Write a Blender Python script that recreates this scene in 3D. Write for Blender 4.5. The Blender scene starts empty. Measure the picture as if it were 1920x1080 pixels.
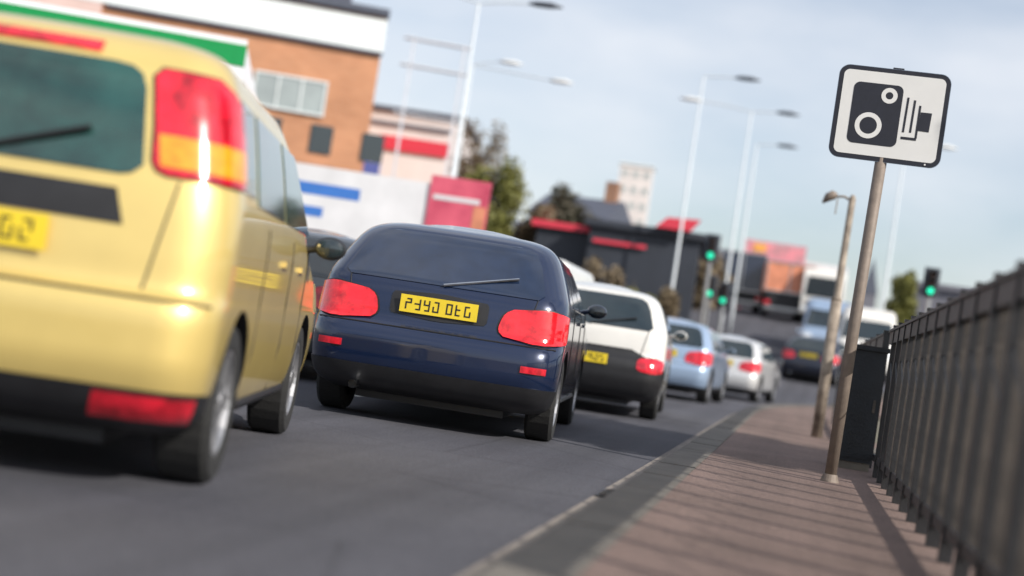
import bpy, bmesh, math, random
from mathutils import Vector, Matrix
C = bpy.context.scene
COL = C.collection
R = math.radians
PI = math.pi

# ---------------------------------------------------------------- camera
cam_d = bpy.data.cameras.new('camera')
cam = bpy.data.objects.new('camera', cam_d); COL.objects.link(cam)
mx = ((0.97015863, -0.14326056, 0.19562375, 0.0),
      (0.18891312, -0.05916902, -0.98020980, 0.0),
      (0.15200024, 0.98791469, -0.03033953, 0.74),
      (0, 0, 0, 1))
cam.matrix_world = Matrix(mx)
cam_d.sensor_width = 36
cam_d.lens = 51.56
cam_d.clip_start = 0.05
cam_d.clip_end = 3000
cam_d.dof.use_dof = True
cam_d.dof.focus_distance = 9.85
cam_d.dof.aperture_fstop = 0.8
cam_d.dof.aperture_blades = 9
C.camera = cam

# ---------------------------------------------------------------- sky, sun, exposure
SUN_EL, SUN_AZ = R(35), R(118)          # azimuth clockwise from the road direction (+Y)
w = bpy.data.worlds.new('World'); C.world = w; w.use_nodes = True
nt = w.node_tree; N = nt.nodes; L = nt.links
bg = N['Background']; bg.inputs['Strength'].default_value = 0.115
sky = N.new('ShaderNodeTexSky'); sky.sky_type = 'NISHITA'; sky.sun_disc = False
sky.sun_elevation = SUN_EL; sky.sun_rotation = SUN_AZ
sky.air_density = 1.0; sky.dust_density = 1.6; sky.ozone_density = 1.2
tc = N.new('ShaderNodeTexCoord'); mp = N.new('ShaderNodeMapping')
mp.inputs['Scale'].default_value = (1.6, 1.6, 4.5)
L.new(tc.outputs['Generated'], mp.inputs['Vector'])
ns = N.new('ShaderNodeTexNoise'); ns.inputs['Scale'].default_value = 1.7
ns.inputs['Detail'].default_value = 7; ns.inputs['Roughness'].default_value = 0.5
L.new(mp.outputs['Vector'], ns.inputs['Vector'])
cr = N.new('ShaderNodeValToRGB')
cr.color_ramp.elements[0].position = 0.36; cr.color_ramp.elements[0].color = (0.22, 0.22, 0.22, 1)
cr.color_ramp.elements[1].position = 0.68; cr.color_ramp.elements[1].color = (0.8, 0.8, 0.8, 1)
L.new(ns.outputs['Fac'], cr.inputs['Fac'])
mixn = N.new('ShaderNodeMix'); mixn.data_type = 'RGBA'
L.new(cr.outputs['Color'], mixn.inputs['Factor'])
L.new(sky.outputs['Color'], mixn.inputs[6])
mixn.inputs[7].default_value = (6.6, 6.7, 7.0, 1)
L.new(mixn.outputs[2], bg.inputs['Color'])

sd = bpy.data.lights.new('sun', 'SUN'); sd.energy = 4.1; sd.angle = R(0.55); sd.color = (1.0, 0.95, 0.87)
sun = bpy.data.objects.new('sun', sd); COL.objects.link(sun)
sv = Vector((math.sin(SUN_AZ) * math.cos(SUN_EL), math.cos(SUN_AZ) * math.cos(SUN_EL), math.sin(SUN_EL)))
sun.rotation_euler = sv.to_track_quat('Z', 'Y').to_euler()
sun.location = sv * 60
C.view_settings.view_transform = 'Standard'; C.view_settings.look = 'None'
C.view_settings.gamma = 1; C.view_settings.exposure = 0.35

# ---------------------------------------------------------------- helpers
rnd = random.Random(7)

def material(name, col, rough=0.6, metal=0.0, noise=0.12, nscale=8.0, bump=0.0, bscale=60.0, coat=0.0,
             emit=None, estr=0.0, col2=None, spec=0.5):
    m = bpy.data.materials.new(name); m.use_nodes = True
    n = m.node_tree.nodes; l = m.node_tree.links
    b = n['Principled BSDF']
    b.inputs['Roughness'].default_value = rough; b.inputs['Metallic'].default_value = metal
    b.inputs['Coat Weight'].default_value = coat; b.inputs['Coat Roughness'].default_value = 0.06
    b.inputs['Specular IOR Level'].default_value = spec
    t = n.new('ShaderNodeTexCoord')
    nz = n.new('ShaderNodeTexNoise'); nz.inputs['Scale'].default_value = nscale
    nz.inputs['Detail'].default_value = 6; nz.inputs['Roughness'].default_value = 0.6
    l.new(t.outputs['Object'], nz.inputs['Vector'])
    rp = n.new('ShaderNodeValToRGB')
    a = [max(0, c * (1 - noise)) for c in col]; z = [min(1, c * (1 + noise)) for c in (col2 or col)]
    rp.color_ramp.elements[0].position = 0.3; rp.color_ramp.elements[0].color = (*a, 1)
    rp.color_ramp.elements[1].position = 0.7; rp.color_ramp.elements[1].color = (*z, 1)
    l.new(nz.outputs['Fac'], rp.inputs['Fac']); l.new(rp.outputs['Color'], b.inputs['Base Color'])
    if bump > 0:
        n2 = n.new('ShaderNodeTexNoise'); n2.inputs['Scale'].default_value = bscale; n2.inputs['Detail'].default_value = 5
        l.new(t.outputs['Object'], n2.inputs['Vector'])
        bp = n.new('ShaderNodeBump'); bp.inputs['Strength'].default_value = bump; bp.inputs['Distance'].default_value = 0.01
        l.new(n2.outputs['Fac'], bp.inputs['Height']); l.new(bp.outputs['Normal'], b.inputs['Normal'])
    if emit:
        b.inputs['Emission Color'].default_value = (*emit, 1); b.inputs['Emission Strength'].default_value = estr
    return m

def ground_mat(name, c1, c2, big=0.35, speck=90.0, bump=0.5, streak=True, crack=False):
    """asphalt-like: aggregate speckle, large patches, wheel-path streaks along the road"""
    m = bpy.data.materials.new(name); m.use_nodes = True
    n = m.node_tree.nodes; l = m.node_tree.links; b = n['Principled BSDF']
    b.inputs['Roughness'].default_value = 0.85; b.inputs['Specular IOR Level'].default_value = 0.3
    t = n.new('ShaderNodeTexCoord')
    def noise(scale, det=6, vec=None, ro=0.6):
        x = n.new('ShaderNodeTexNoise'); x.inputs['Scale'].default_value = scale
        x.inputs['Detail'].default_value = det; x.inputs['Roughness'].default_value = ro
        l.new(vec or t.outputs['Object'], x.inputs['Vector']); return x.outputs['Fac']
    def ramp(f, p0, p1, a, z):
        r = n.new('ShaderNodeValToRGB'); e = r.color_ramp.elements
        e[0].position = p0; e[1].position = p1; e[0].color = (*a, 1); e[1].color = (*z, 1)
        l.new(f, r.inputs['Fac']); return r.outputs['Color']
    def mul(a, bb, f=1.0):
        x = n.new('ShaderNodeMix'); x.data_type = 'RGBA'; x.blend_type = 'MULTIPLY'
        x.inputs['Factor'].default_value = f; l.new(a, x.inputs[6]); l.new(bb, x.inputs[7]); return x.outputs[2]
    base = ramp(noise(big, 5), 0.35, 0.65, c1, c2)
    g = ramp(noise(speck, 3, ro=0.8), 0.3, 0.72, (0.5,) * 3, (1.5, 1.47, 1.42))
    o = mul(base, g)
    if streak:
        mpn = n.new('ShaderNodeMapping'); mpn.inputs['Scale'].default_value = (2.2, 0.06, 1)
        l.new(t.outputs['Object'], mpn.inputs['Vector'])
        o = mul(o, ramp(noise(1.0, 4, mpn.outputs['Vector']), 0.35, 0.65, (0.82,) * 3, (1.12,) * 3))
    if crack:
        v = n.new('ShaderNodeTexVoronoi'); v.feature = 'DISTANCE_TO_EDGE'; v.inputs['Scale'].default_value = 0.55
        l.new(t.outputs['Object'], v.inputs['Vector'])
        o = mul(o, ramp(v.outputs['Distance'], 0.0, 0.012, (0.8,) * 3, (1,) * 3))
    l.new(o, b.inputs['Base Color'])
    bp = n.new('ShaderNodeBump'); bp.inputs['Strength'].default_value = bump; bp.inputs['Distance'].default_value = 0.006
    l.new(noise(speck * 1.3, 3), bp.inputs['Height']); l.new(bp.outputs['Normal'], b.inputs['Normal'])
    return m

def brick_mat(name, c1, c2, mortar, scale=1.0):
    m = bpy.data.materials.new(name); m.use_nodes = True
    n = m.node_tree.nodes; l = m.node_tree.links; b = n['Principled BSDF']; b.inputs['Roughness'].default_value = 0.85
    t = n.new('ShaderNodeTexCoord'); sp = n.new('ShaderNodeSeparateXYZ'); cb = n.new('ShaderNodeCombineXYZ')
    ad = n.new('ShaderNodeMath'); ad.operation = 'ADD'
    l.new(t.outputs['Object'], sp.inputs[0]); l.new(sp.outputs[0], ad.inputs[0]); l.new(sp.outputs[1], ad.inputs[1])
    l.new(ad.outputs[0], cb.inputs[0]); l.new(sp.outputs[2], cb.inputs[1])
    br = n.new('ShaderNodeTexBrick'); br.inputs['Scale'].default_value = scale
    br.inputs['Color1'].default_value = (*c1, 1); br.inputs['Color2'].default_value = (*c2, 1)
    br.inputs['Mortar'].default_value = (*mortar, 1); br.inputs['Mortar Size'].default_value = 0.012
    br.inputs['Brick Width'].default_value = 0.45; br.inputs['Row Height'].default_value = 0.15
    l.new(cb.outputs[0], br.inputs['Vector'])
    nz = n.new('ShaderNodeTexNoise'); nz.inputs['Scale'].default_value = 0.4; nz.inputs['Detail'].default_value = 6
    l.new(t.outputs['Object'], nz.inputs['Vector'])
    rp = n.new('ShaderNodeValToRGB'); rp.color_ramp.elements[0].color = (0.78,) * 3 + (1,); rp.color_ramp.elements[1].color = (1.15,) * 3 + (1,)
    rp.color_ramp.elements[0].position = 0.3; rp.color_ramp.elements[1].position = 0.7
    l.new(nz.outputs['Fac'], rp.inputs['Fac'])
    mx_ = n.new('ShaderNodeMix'); mx_.data_type = 'RGBA'; mx_.blend_type = 'MULTIPLY'; mx_.inputs['Factor'].default_value = 1
    l.new(br.outputs['Color'], mx_.inputs[6]); l.new(rp.outputs['Color'], mx_.inputs[7]); l.new(mx_.outputs[2], b.inputs['Base Color'])
    return m

def link(name, me, parent=None, mats=(), smooth=False):
    o = bpy.data.objects.new(name, me); COL.objects.link(o)
    for m in mats: me.materials.append(m)
    if smooth:
        for p in me.polygons: p.use_smooth = True
    if parent is not None: o.parent = parent
    return o

def obj(name, bm, mats, parent=None, smooth=False, bevel=0.0, auto=None):
    me = bpy.data.meshes.new(name)
    if bevel > 0:
        es = [e for e in bm.edges if len(e.link_faces) == 2 and e.calc_face_angle(0) > 0.6]
        bmesh.ops.bevel(bm, geom=es, offset=bevel, segments=2, affect='EDGES', profile=0.6, clamp_overlap=True)
    if auto:
        for f in bm.faces: f.smooth = True
        for e in bm.edges:
            if len(e.link_faces) != 2 or e.calc_face_angle(0) > auto: e.smooth = False
    bm.to_mesh(me); bm.free()
    return link(name, me, parent, mats if isinstance(mats, (list, tuple)) else (mats,), smooth)

def tag(o, label=None, cat=None, group=None, kind=None):
    if label: o['label'] = label
    if cat: o['category'] = cat
    if group: o['group'] = group
    if kind: o['kind'] = kind
    return o

def thing(name, label, cat, loc=(0, 0, 0), rz=0.0, group=None):
    o = bpy.data.objects.new(name, None); COL.objects.link(o)
    o.empty_display_size = 0.2
    o.location = loc; o.rotation_euler = (0, 0, rz)
    return tag(o, label, cat, group)

def box(bm, x0, x1, y0, y1, z0, z1, mi=0):
    v = [bm.verts.new((x, y, z)) for z in (z0, z1) for y in (y0, y1) for x in (x0, x1)]
    for f in ((0, 2, 3, 1), (4, 5, 7, 6), (0, 1, 5, 4), (2, 6, 7, 3), (0, 4, 6, 2), (1, 3, 7, 5)):
        bm.faces.new([v[i] for i in f]).material_index = mi
    return v

def tube(bm, pts, rad, seg=10, cap=True, mi=0):
    pts = [Vector(p) for p in pts]
    if not isinstance(rad, (list, tuple)): rad = [rad] * len(pts)
    rings = []
    prev = None
    for i, p in enumerate(pts):
        d = (pts[min(i + 1, len(pts) - 1)] - pts[max(i - 1, 0)]).normalized()
        if prev is None:
            a = d.orthogonal().normalized()
        else:
            a = (prev - d * prev.dot(d)).normalized()
        prev = a
        b = d.cross(a)
        rings.append([bm.verts.new(p + (a * math.cos(2 * PI * k / seg) + b * math.sin(2 * PI * k / seg)) * rad[i]) for k in range(seg)])
    for r0, r1 in zip(rings, rings[1:]):
        for k in range(seg):
            bm.faces.new((r0[k], r0[(k + 1) % seg], r1[(k + 1) % seg], r1[k])).material_index = mi
    if cap:
        bm.faces.new(rings[0][::-1]).material_index = mi; bm.faces.new(rings[-1]).material_index = mi

def BM(): return bmesh.new()

def hgt(y):
    """ground height along the road: level, then climbing towards the far junction"""
    pts = [(-200, 0), (38, 0), (44, .35), (50, 1.0), (60, 2.1), (74, 3.5), (100, 5.0), (140, 6.0), (200, 6.4), (2500, 6.4)]
    for (a, ha), (b, hb) in zip(pts, pts[1:]):
        if y <= b: return ha + (hb - ha) * (y - a) / (b - a)
    return pts[-1][1]

def shift(y): return 0.0 if y < 22 else 0.006 * (y - 22) ** 2   # the road bends to the right

# ---------------------------------------------------------------- materials
M = {}
M['asphalt'] = ground_mat('asphalt', (0.062, 0.063, 0.077), (0.086, 0.087, 0.103), crack=True)
M['pave'] = ground_mat('pink_tarmac', (0.150, 0.108, 0.094), (0.205, 0.146, 0.128), big=0.8, speck=70)
M['gutter'] = ground_mat('gutter_concrete', (0.19, 0.17, 0.155), (0.25, 0.225, 0.205), big=1.5, speck=60)
M['dirt'] = ground_mat('verge_ground', (0.13, 0.115, 0.09), (0.17, 0.16, 0.12), streak=False)
M['land'] = ground_mat('open_land', (0.10, 0.095, 0.075), (0.15, 0.14, 0.12), big=0.05, streak=False)
M['kerb'] = material('kerb_stone', (0.135, 0.122, 0.104), 0.85, noise=0.2, nscale=5, bump=0.4)
M['kerbj'] = material('kerb_joint', (0.06, 0.06, 0.055), 0.9)
M['rail_blk'] = material('black_rail_paint', (0.018, 0.018, 0.02), 0.5, noise=0.3, nscale=20, bump=0.2)
M['rail_brn'] = material('brown_rail_paint', (0.036, 0.031, 0.028), 0.6, noise=0.5, nscale=7, col2=(0.058, 0.048, 0.040), bump=0.3)
M['galv'] = material('galvanised_steel', (0.19, 0.152, 0.125), 0.62, metal=0.1, noise=0.18, nscale=14, bump=0.15)
M['rusty'] = material('weathered_column', (0.17, 0.13, 0.10), 0.7, noise=0.35, nscale=6, col2=(0.30, 0.25, 0.20), bump=0.4)
M['lampcol'] = material('pale_lamp_column', (0.56, 0.60, 0.63), 0.6, noise=0.08)
M['lamphead'] = material('lamp_head_grey', (0.07, 0.08, 0.10), 0.45)
M['lampwhite'] = material('lamp_head_white', (0.75, 0.75, 0.73), 0.4)
M['black'] = material('black_plastic', (0.014, 0.014, 0.016), 0.5, noise=0.3)
M['signblack'] = material('sign_black', (0.012, 0.013, 0.022), 0.45, noise=0.15, nscale=30)
M['signwhite'] = material('sign_white', (0.66, 0.655, 0.645), 0.45, noise=0.03, nscale=6)
M['signedge'] = material('sign_aluminium', (0.30, 0.36, 0.45), 0.4, metal=0.3)
M['cabinet'] = material('cabinet_paint', (0.010, 0.013, 0.018), 0.5, noise=0.3, nscale=7, bump=0.2)
M['glass'] = material('dark_glass', (0.012, 0.022, 0.026), 0.04, noise=0.2, spec=0.9, coat=0.6)
M['glassg'] = material('teal_reflection_glass', (0.012, 0.060, 0.050), 0.05, noise=0.9, nscale=1.5, spec=0.9, coat=0.6)  # teal reflection is put into the pane colour
M['glassb'] = material('blue_tinted_glass', (0.010, 0.020, 0.048), 0.05, noise=0.2, spec=0.9, coat=0.6)
M['glasspale'] = material('pale_window_glass', (0.30, 0.34, 0.34), 0.12, noise=0.2, nscale=0.6, spec=0.8)
M['tyre'] = material('tyre_rubber', (0.018, 0.018, 0.018), 0.85, bump=0.3)
M['rim'] = material('alloy_rim', (0.45, 0.45, 0.46), 0.3, metal=0.8)
M['redlens'] = material('red_lens', (0.42, 0.008, 0.020), 0.15, coat=0.8, emit=(1, .02, .03), estr=0.03, noise=.45, nscale=14, col2=(.62, .012, .03))
M['redglow'] = material('red_lens_sun_glow', (0.45, 0.006, 0.012), 0.12, coat=0.8, emit=(1, .01, .015), estr=0.16, noise=.5, nscale=12, col2=(.75, .012, .02))  # slight emission stands in for sunlight on the tail lenses
M['amber'] = material('amber_lens', (0.75, 0.26, 0.015), 0.15, coat=0.8, emit=(1, .35, .02), estr=0.08, noise=.25, nscale=30)
M['clear'] = material('clear_lens', (0.75, 0.78, 0.8), 0.1, coat=0.8)
M['plate'] = material('yellow_plate', (0.74, 0.55, 0.03), 0.4, noise=0.05)
M['platew'] = material('white_plate', (0.75, 0.75, 0.72), 0.4, noise=0.05)
M['chrome'] = material('bright_trim', (0.6, 0.62, 0.65), 0.15, metal=1)
M['skin'] = material('skin', (0.45, 0.27, 0.20), 0.5)
def paint(name, c, rough=0.3, metal=0.15): return material(name, c, rough, metal, noise=0.05, nscale=3, coat=0.9)
M['p_yellow'] = paint('golden_yellow_paint', (0.72, 0.545, 0.185), 0.40, 0.4)
M['p_navy'] = paint('navy_blue_paint', (0.008, 0.018, 0.055), 0.25, 0.3)
M['p_white'] = paint('cream_white_paint', (0.68, 0.66, 0.62), 0.35, 0)
M['p_ltblue'] = paint('pale_blue_paint', (0.30, 0.40, 0.55), 0.3, 0.3)
M['p_silver'] = paint('silver_paint', (0.66, 0.66, 0.66), 0.3, 0.35)
M['p_grey'] = paint('dark_grey_paint', (0.11, 0.12, 0.125), 0.3, 0.4)
M['p_dark'] = paint('blue_black_paint', (0.012, 0.016, 0.032), 0.3, 0.2)
M['p_blue'] = paint('mid_blue_paint', (0.03, 0.08, 0.20), 0.3, 0.2)

# ---------------------------------------------------------------- the ground
def strip(name, xs, ys, dz, mat, label=None, follow=True, kind='structure', xfun=None):
    bm = BM(); rows = []
    for y in ys:
        s = shift(y) if follow else 0
        xx = xfun(y) if xfun else xs
        rows.append([bm.verts.new((x + s, y, hgt(y) + dz)) for x in xx])
    for a, b in zip(rows, rows[1:]):
        for i in range(len(a) - 1): bm.faces.new((a[i], a[i + 1], b[i + 1], b[i]))
    o = obj(name, bm, mat); o['kind'] = kind
    return o

ysr = [-30, -10, 0, 10, 20] + [22 + i for i in range(0, 80)]
strip('ground', [-1500, -300, -60, -20, 0, 20, 60, 300, 1500],
      [-900, -200, -30, 0, 38, 44, 50, 60, 74, 100, 140, 200, 700, 2400], -0.02, M['land'], follow=False)
strip('forecourt', [-44, -9.3], [-30, 0, 20, 38, 44, 50, 60, 74], -0.004, M['asphalt'], follow=False)
strip('road', None, ysr, 0.004, M['asphalt'],
      xfun=lambda y: [-9.0 - max(0, y - 36) * .18, -4.0, -0.88 if y < 44 else -0.88 + (y - 44) * .3])
strip('gutter', [-0.88, -0.72], ysr[:28], 0.009, M['gutter'])
strip('pavement', [-0.50, 1.05], ysr[:28], 0.104, M['pave'])
strip('verge', [1.05, 9], ysr[:28], 0.06, M['dirt'])
# far road crossing at the junction
strip('side_road', [-14, -4, 2, 12], [58, 62, 66, 70, 74, 80, 88, 96, 110], 0.012, M['asphalt'], follow=False)

# kerb: separate stones with mortar joints, one row
def kerb(name, x0, x1, y0, y1, z):
    bm = BM(); y = y0
    while y < y1:
        s = shift(y)
        box(bm, x0 + s, x1 + s, y, y + 0.905, -0.05 + hgt(y), z + rnd.uniform(-.003, .003) + hgt(y))
        y += 0.915
    box(bm, x0 + .012, x1 - .004, y0, 22, -0.05, z - 0.008, 1)
    o = obj(name, bm, (M['kerb'], M['kerbj']), bevel=0.012); o['kind'] = 'structure'
kerb('kerb', -0.72, -0.50, -3, 48, 0.108)
kerb('kerb_edging', 0.86, 0.92, -3, 30, 0.125)
# lane markings
def dash(name, x, y, ln, wd=0.1):
    bm = BM(); rows = []
    for k in range(5):
        yy = y + ln * k / 4; s = shift(yy)
        rows.append([bm.verts.new((x + s - wd / 2, yy, hgt(yy) + .009)), bm.verts.new((x + s + wd / 2, yy, hgt(yy) + .009))])
    for a, b in zip(rows, rows[1:]): bm.faces.new((a[0], a[1], b[1], b[0]))
    return bm
M['mark'] = material('road_paint', (0.55, 0.54, 0.50), 0.7, noise=0.35, nscale=12)
bm = BM()
for y in range(-6, 60, 6):
    b2 = dash('d', -3.62, y, 3.0); me = bpy.data.meshes.new('t'); b2.to_mesh(me); b2.free(); bm.from_mesh(me)
o = obj('lane_marking', bm, M['mark']); o['kind'] = 'structure'
# drain grating in the gutter
t = thing('drain_grating', 'cast iron drain grating set in the gutter beside the kerb', 'drain', (-0.80, 7.4, 0.011))
bm = BM(); box(bm, -.07, .07, -.2, .2, 0, .006)
obj('frame', bm, M['rail_blk'], t)
bm = BM()
for k in range(7): box(bm, -.055, .055, -.17 + k * .052, -.145 + k * .052, .006, .012)
obj('bars', bm, M['rail_brn'], t)

# ---------------------------------------------------------------- speed camera sign
SX, SY, SZ = 0.355, 9.70, 2.50           # centre of plate
SW, SH = 0.705, 0.607
sign = thing('road_sign', 'square speed camera sign with black border and camera symbol on a tall grey post', 'road sign', (0.314, 9.70, 0.104))
bm = BM()
tube(bm, [(0, .03, -.05), (0.012, .03, 1.0), (0.038, .03, 2.66)], 0.038, 24)
obj('post', bm, M['galv'], sign, auto=0.8)
bm = BM(); tube(bm, [(0, .03, 0), (0, .03, .05)], [.062, .045], 20)
obj('post_collar', bm, M['galv'], sign)
def rrect(bm, cx, cz, w_, h_, r, y, seg=8):
    vs = []
    for qx, qz, a0 in ((1, 1, 0), (-1, 1, 90), (-1, -1, 180), (1, -1, 270)):
        for k in range(seg + 1):
            a = R(a0 + 90 * k / seg)
            vs.append((cx + qx * (w_ / 2 - r) + r * math.cos(a), y, cz + qz * (h_ / 2 - r) + r * math.sin(a)))
    return vs
def plate(bm, pts, y0, y1):
    a = [bm.verts.new((p[0], y0, p[2])) for p in pts]; b = [bm.verts.new((p[0], y1, p[2])) for p in pts]
    n = len(a)
    bm.faces.new(a); bm.faces.new(b[::-1])
    for i in range(n): bm.faces.new((a[i], b[i], b[(i + 1) % n], a[(i + 1) % n]))
ox, oz = SX - 0.314, SZ - 0.104
bm = BM(); plate(bm, rrect(bm, ox, oz, SW + .006, SH + .006, .068, 0), -0.004, 0.0); obj('backing_plate', bm, M['signedge'], sign)
bm = BM(); plate(bm, rrect(bm, ox, oz, SW, SH, .066, 0), -0.0065, -0.0042); bord = obj('border', bm, M['signblack'], sign)
bm = BM(); plate(bm, rrect(bm, ox, oz, SW - .058, SH - .058, .038, 0), -0.0085, -0.0066); face = obj('sign_face', bm, M['signwhite'], sign)
# symbol, measured in fractions (u right, v down) of the outer plate
def uv(px, pz):
    ax, az, bx, bz = 692., 100., -82., 596.
    dx, dz = px - 258., pz - 112.
    det = ax * bz - az * bx
    u = (dx * bz - dz * bx) / det; v = (ax * dz - az * dx) / det
    return ox - SW / 2 + u * SW, oz + SH / 2 - v * SH
sym = BM()
def poly(pts, y0=-0.0102, y1=-0.0086):
    plate(sym, [(p[0], 0, p[1]) for p in pts][::-1], y0, y1)
cx0, cz0 = uv(472, 448)
wq = 312 / 699 * SW; hq = 398 / 602 * SH
plate(sym, rrect(sym, cx0, cz0, wq, hq, .040, 0), -0.0102, -0.0086)
def barp(pA, pB, wd):
    a = Vector(uv(*pA)); b = Vector(uv(*pB)); d = (b - a).normalized(); p = Vector((-d.y, d.x)) * wd / 2
    poly([a - p, b - p, b + p, a + p])
barp((680, 346), (645, 569), .0135); barp((721, 365), (689, 573), .0135); barp((753, 401), (723, 612), .0135)
poly([Vector(uv(632, 596)), Vector(uv(727, 609)), Vector(uv(725, 626)), Vector(uv(630, 612))], -0.0105, -0.0086)
poly([Vector(uv(756, 443)), Vector(uv(825, 452)), Vector(uv(804, 573)), Vector(uv(735, 562))], -0.0108, -0.0086)
bmesh.ops.recalc_face_normals(sym, faces=sym.faces)
obj('camera_symbol', sym, M['signblack'], sign)
def annulus(px, pz, ro, ri):
    bm = BM(); cx, cz = uv(px, pz); n = 40
    A, B, D, E_ = [], [], [], []
    for k in range(n):
        a = 2 * PI * k / n
        A.append(bm.verts.new((cx + ro * math.cos(a), -0.0118, cz + ro * math.sin(a)))); B.append(bm.verts.new((cx + ri * math.cos(a), -0.0118, cz + ri * math.sin(a))))
        D.append(bm.verts.new((cx + ro * math.cos(a), -0.0103, cz + ro * math.sin(a)))); E_.append(bm.verts.new((cx + ri * math.cos(a), -0.0103, cz + ri * math.sin(a))))
    for k in range(n):
        j = (k + 1) % n
        bm.faces.new((A[k], A[j], B[j], B[k])); bm.faces.new((A[j], A[k], D[k], D[j])); bm.faces.new((B[k], B[j], E_[j], E_[k]))
    bmesh.ops.recalc_face_normals(bm, faces=bm.faces)
    obj('lens_ring', bm, M['signwhite'], sign)
annulus(561, 332, .0510, .0240); annulus(428, 520, .0850, .0555)
for z_ in (2.30, 2.52):
    bm = BM(); box(bm, -.02, .09, -.003, .075, z_, z_ + .03); obj('clamp', bm, M['galv'], sign)
bm = BM(); box(bm, ox - .02, ox + .05, -.004, .03, oz + SH / 2 + .002, oz + SH / 2 + .012); obj('top_clip', bm, M['signblack'], sign)
bm = BM(); x_, z_ = uv(780, 781); tube(bm, [(x_, -.006, z_), (x_, -.012, z_)], .006, 10); obj('bolt', bm, M['signwhite'], sign)

# ---------------------------------------------------------------- railing
def ribbon(bm, X, Ln, n, hw, z0, z1):
    rows = []
    for k in range(n + 1):
        y = k * Ln / n; x = X(y)
        rows.append([bm.verts.new(p) for p in ((x - hw, y, z0), (x + hw, y, z0), (x + hw, y, z1), (x - hw, y, z1))])
    for a, b in zip(rows, rows[1:]):
        for i in range(4): bm.faces.new((a[i], b[i], b[(i + 1) % 4], a[(i + 1) % 4]))
    bm.faces.new(rows[0]); bm.faces.new(rows[-1][::-1])
    bmesh.ops.recalc_face_normals(bm, faces=bm.faces)
def railing(name, label, y0, y1, pitch, bay, xw=0.68):
    t = thing(name, label, 'fence', (xw, y0, 0.104), 0, 'dark metal railings along the back of the pavement')
    Ln = y1 - y0
    def X(y): return shift(y0 + y)
    bm = BM(); y = 0
    sb = bm
    n = int(Ln / 1.0)
    ribbon(bm, X, Ln, n, .022, .985, 1.075); ribbon(bm, X, Ln, n, .034, 1.0755, 1.093)
    obj('top_rail', bm, M['rail_blk'], t)
    bm = BM()
    ribbon(bm, X, Ln, n, .02, .10, .15)
    obj('bottom_rail', bm, M['rail_blk'], t)
    nb = int(Ln / bay)
    pm = None
    for k in range(nb + 1):
        yy = k * bay
        if pm is None:
            bm = BM(); box(bm, -.030, .022, -.028, .028, -.05, 1.10); box(bm, -.034, .026, -.034, .034, 1.10, 1.115)
            p = obj('post', bm, M['rail_blk'], t, bevel=.003); pm = p
        else:
            p = pm.copy(); COL.objects.link(p); p.parent = t
        p.location = (X(yy), yy, 0)
    bmesh_ = None; cnt = 0; yy = pitch
    per = max(1, round(bay / pitch))
    proto = None
    for k in range(1, int(Ln / pitch)):
        if k % per == 0: continue
        yy = k * pitch
        if proto is None:
            bm = BM(); box(bm, -.008, .008, -.005, .005, .13, 1.0)
            proto = p = obj('bar', bm, M['rail_brn'], t, bevel=.0015)
        else:
            p = proto.copy(); COL.objects.link(p); p.parent = t
        p.location = (X(yy), yy, 0); cnt += 1
        if cnt >= 98: break
    pb = None
    for k in range(nb):
        a = k * bay
        if pb is None:
            bm = BM()
            tube(bm, [(-.016, .03, .62), (-.016, bay - .03, .84)], .005, 6)
            pb = p = obj('brace', bm, M['rail_blk'], t)
        else:
            p = pb.copy(); COL.objects.link(p); p.parent = t
        p.location = (X(a), a, 0)
railing('railing', 'near black and brown upright bar railing at the right of the pavement', 3.3, 11.5, 0.11, 0.55)
railing('railing', 'farther railing running on behind the black roadside cabinet', 12.2, 26.0, 0.18, 1.08)

# roadside cabinet
t = thing('utility_cabinet', 'black steel utility cabinet standing in line with the railing behind the sign post', 'cabinet', (0.53, 11.65, 0.104))
bm = BM(); box(bm, -.13, .13, -.10, .28, .06, .92); obj('body', bm, M['cabinet'], t, bevel=.01)
bm = BM(); box(bm, -.15, .15, -.125, .30, .92, .955); obj('lid', bm, M['cabinet'], t, bevel=.01)
bm = BM(); box(bm, -.12, .12, -.09, .27, -.03, .06); obj('plinth', bm, M['kerb'], t)
bm = BM(); box(bm, -.115, .115, -.108, -.101, .09, .89); d = obj('door', bm, M['cabinet'], t, bevel=.002)
bm = BM(); box(bm, .08, .1, -.12, -.109, .45, .55); obj('handle', bm, M['rail_brn'], d)

# short rusty lamp column beyond the sign
t = thing('street_lamp', 'short weathered brown lamp post with a small drooping head, beside the railing', 'street lamp', (0.335, 16.9, 0.104))
bm = BM(); tube(bm, [(0, 0, -.05), (0, 0, 1.55)], .062, 16); obj('base_sleeve', bm, M['rusty'], t, auto=.8)
bm = BM(); tube(bm, [(0, 0, 1.55), (0, 0, 1.58), (0.0, 0, 1.6), (0.012, 0, 2.72), (0.012, 0, 2.76)], [.062, .058, .042, .038, .02], 16); obj('column', bm, M['rusty'], t, auto=.8)
bm = BM(); tube(bm, [(0.01, 0, 2.69), (-.08, 0, 2.73), (-.19, 0, 2.72)], .014, 8); obj('arm', bm, M['rusty'], t)
bm = BM(); tube(bm, [(-.16, 0, 2.74), (-.20, 0, 2.735), (-.26, 0, 2.70), (-.31, 0, 2.63)], [.02, .055, .05, .012], 12)
h = obj('lamp_head', bm, M['galv'], t, auto=.8)
bm = BM(); tube(bm, [(-.15, 0, 2.70), (-.155, 0, 2.52)], .007, 6); obj('hanging_cable', bm, M['rusty'], t)

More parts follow.
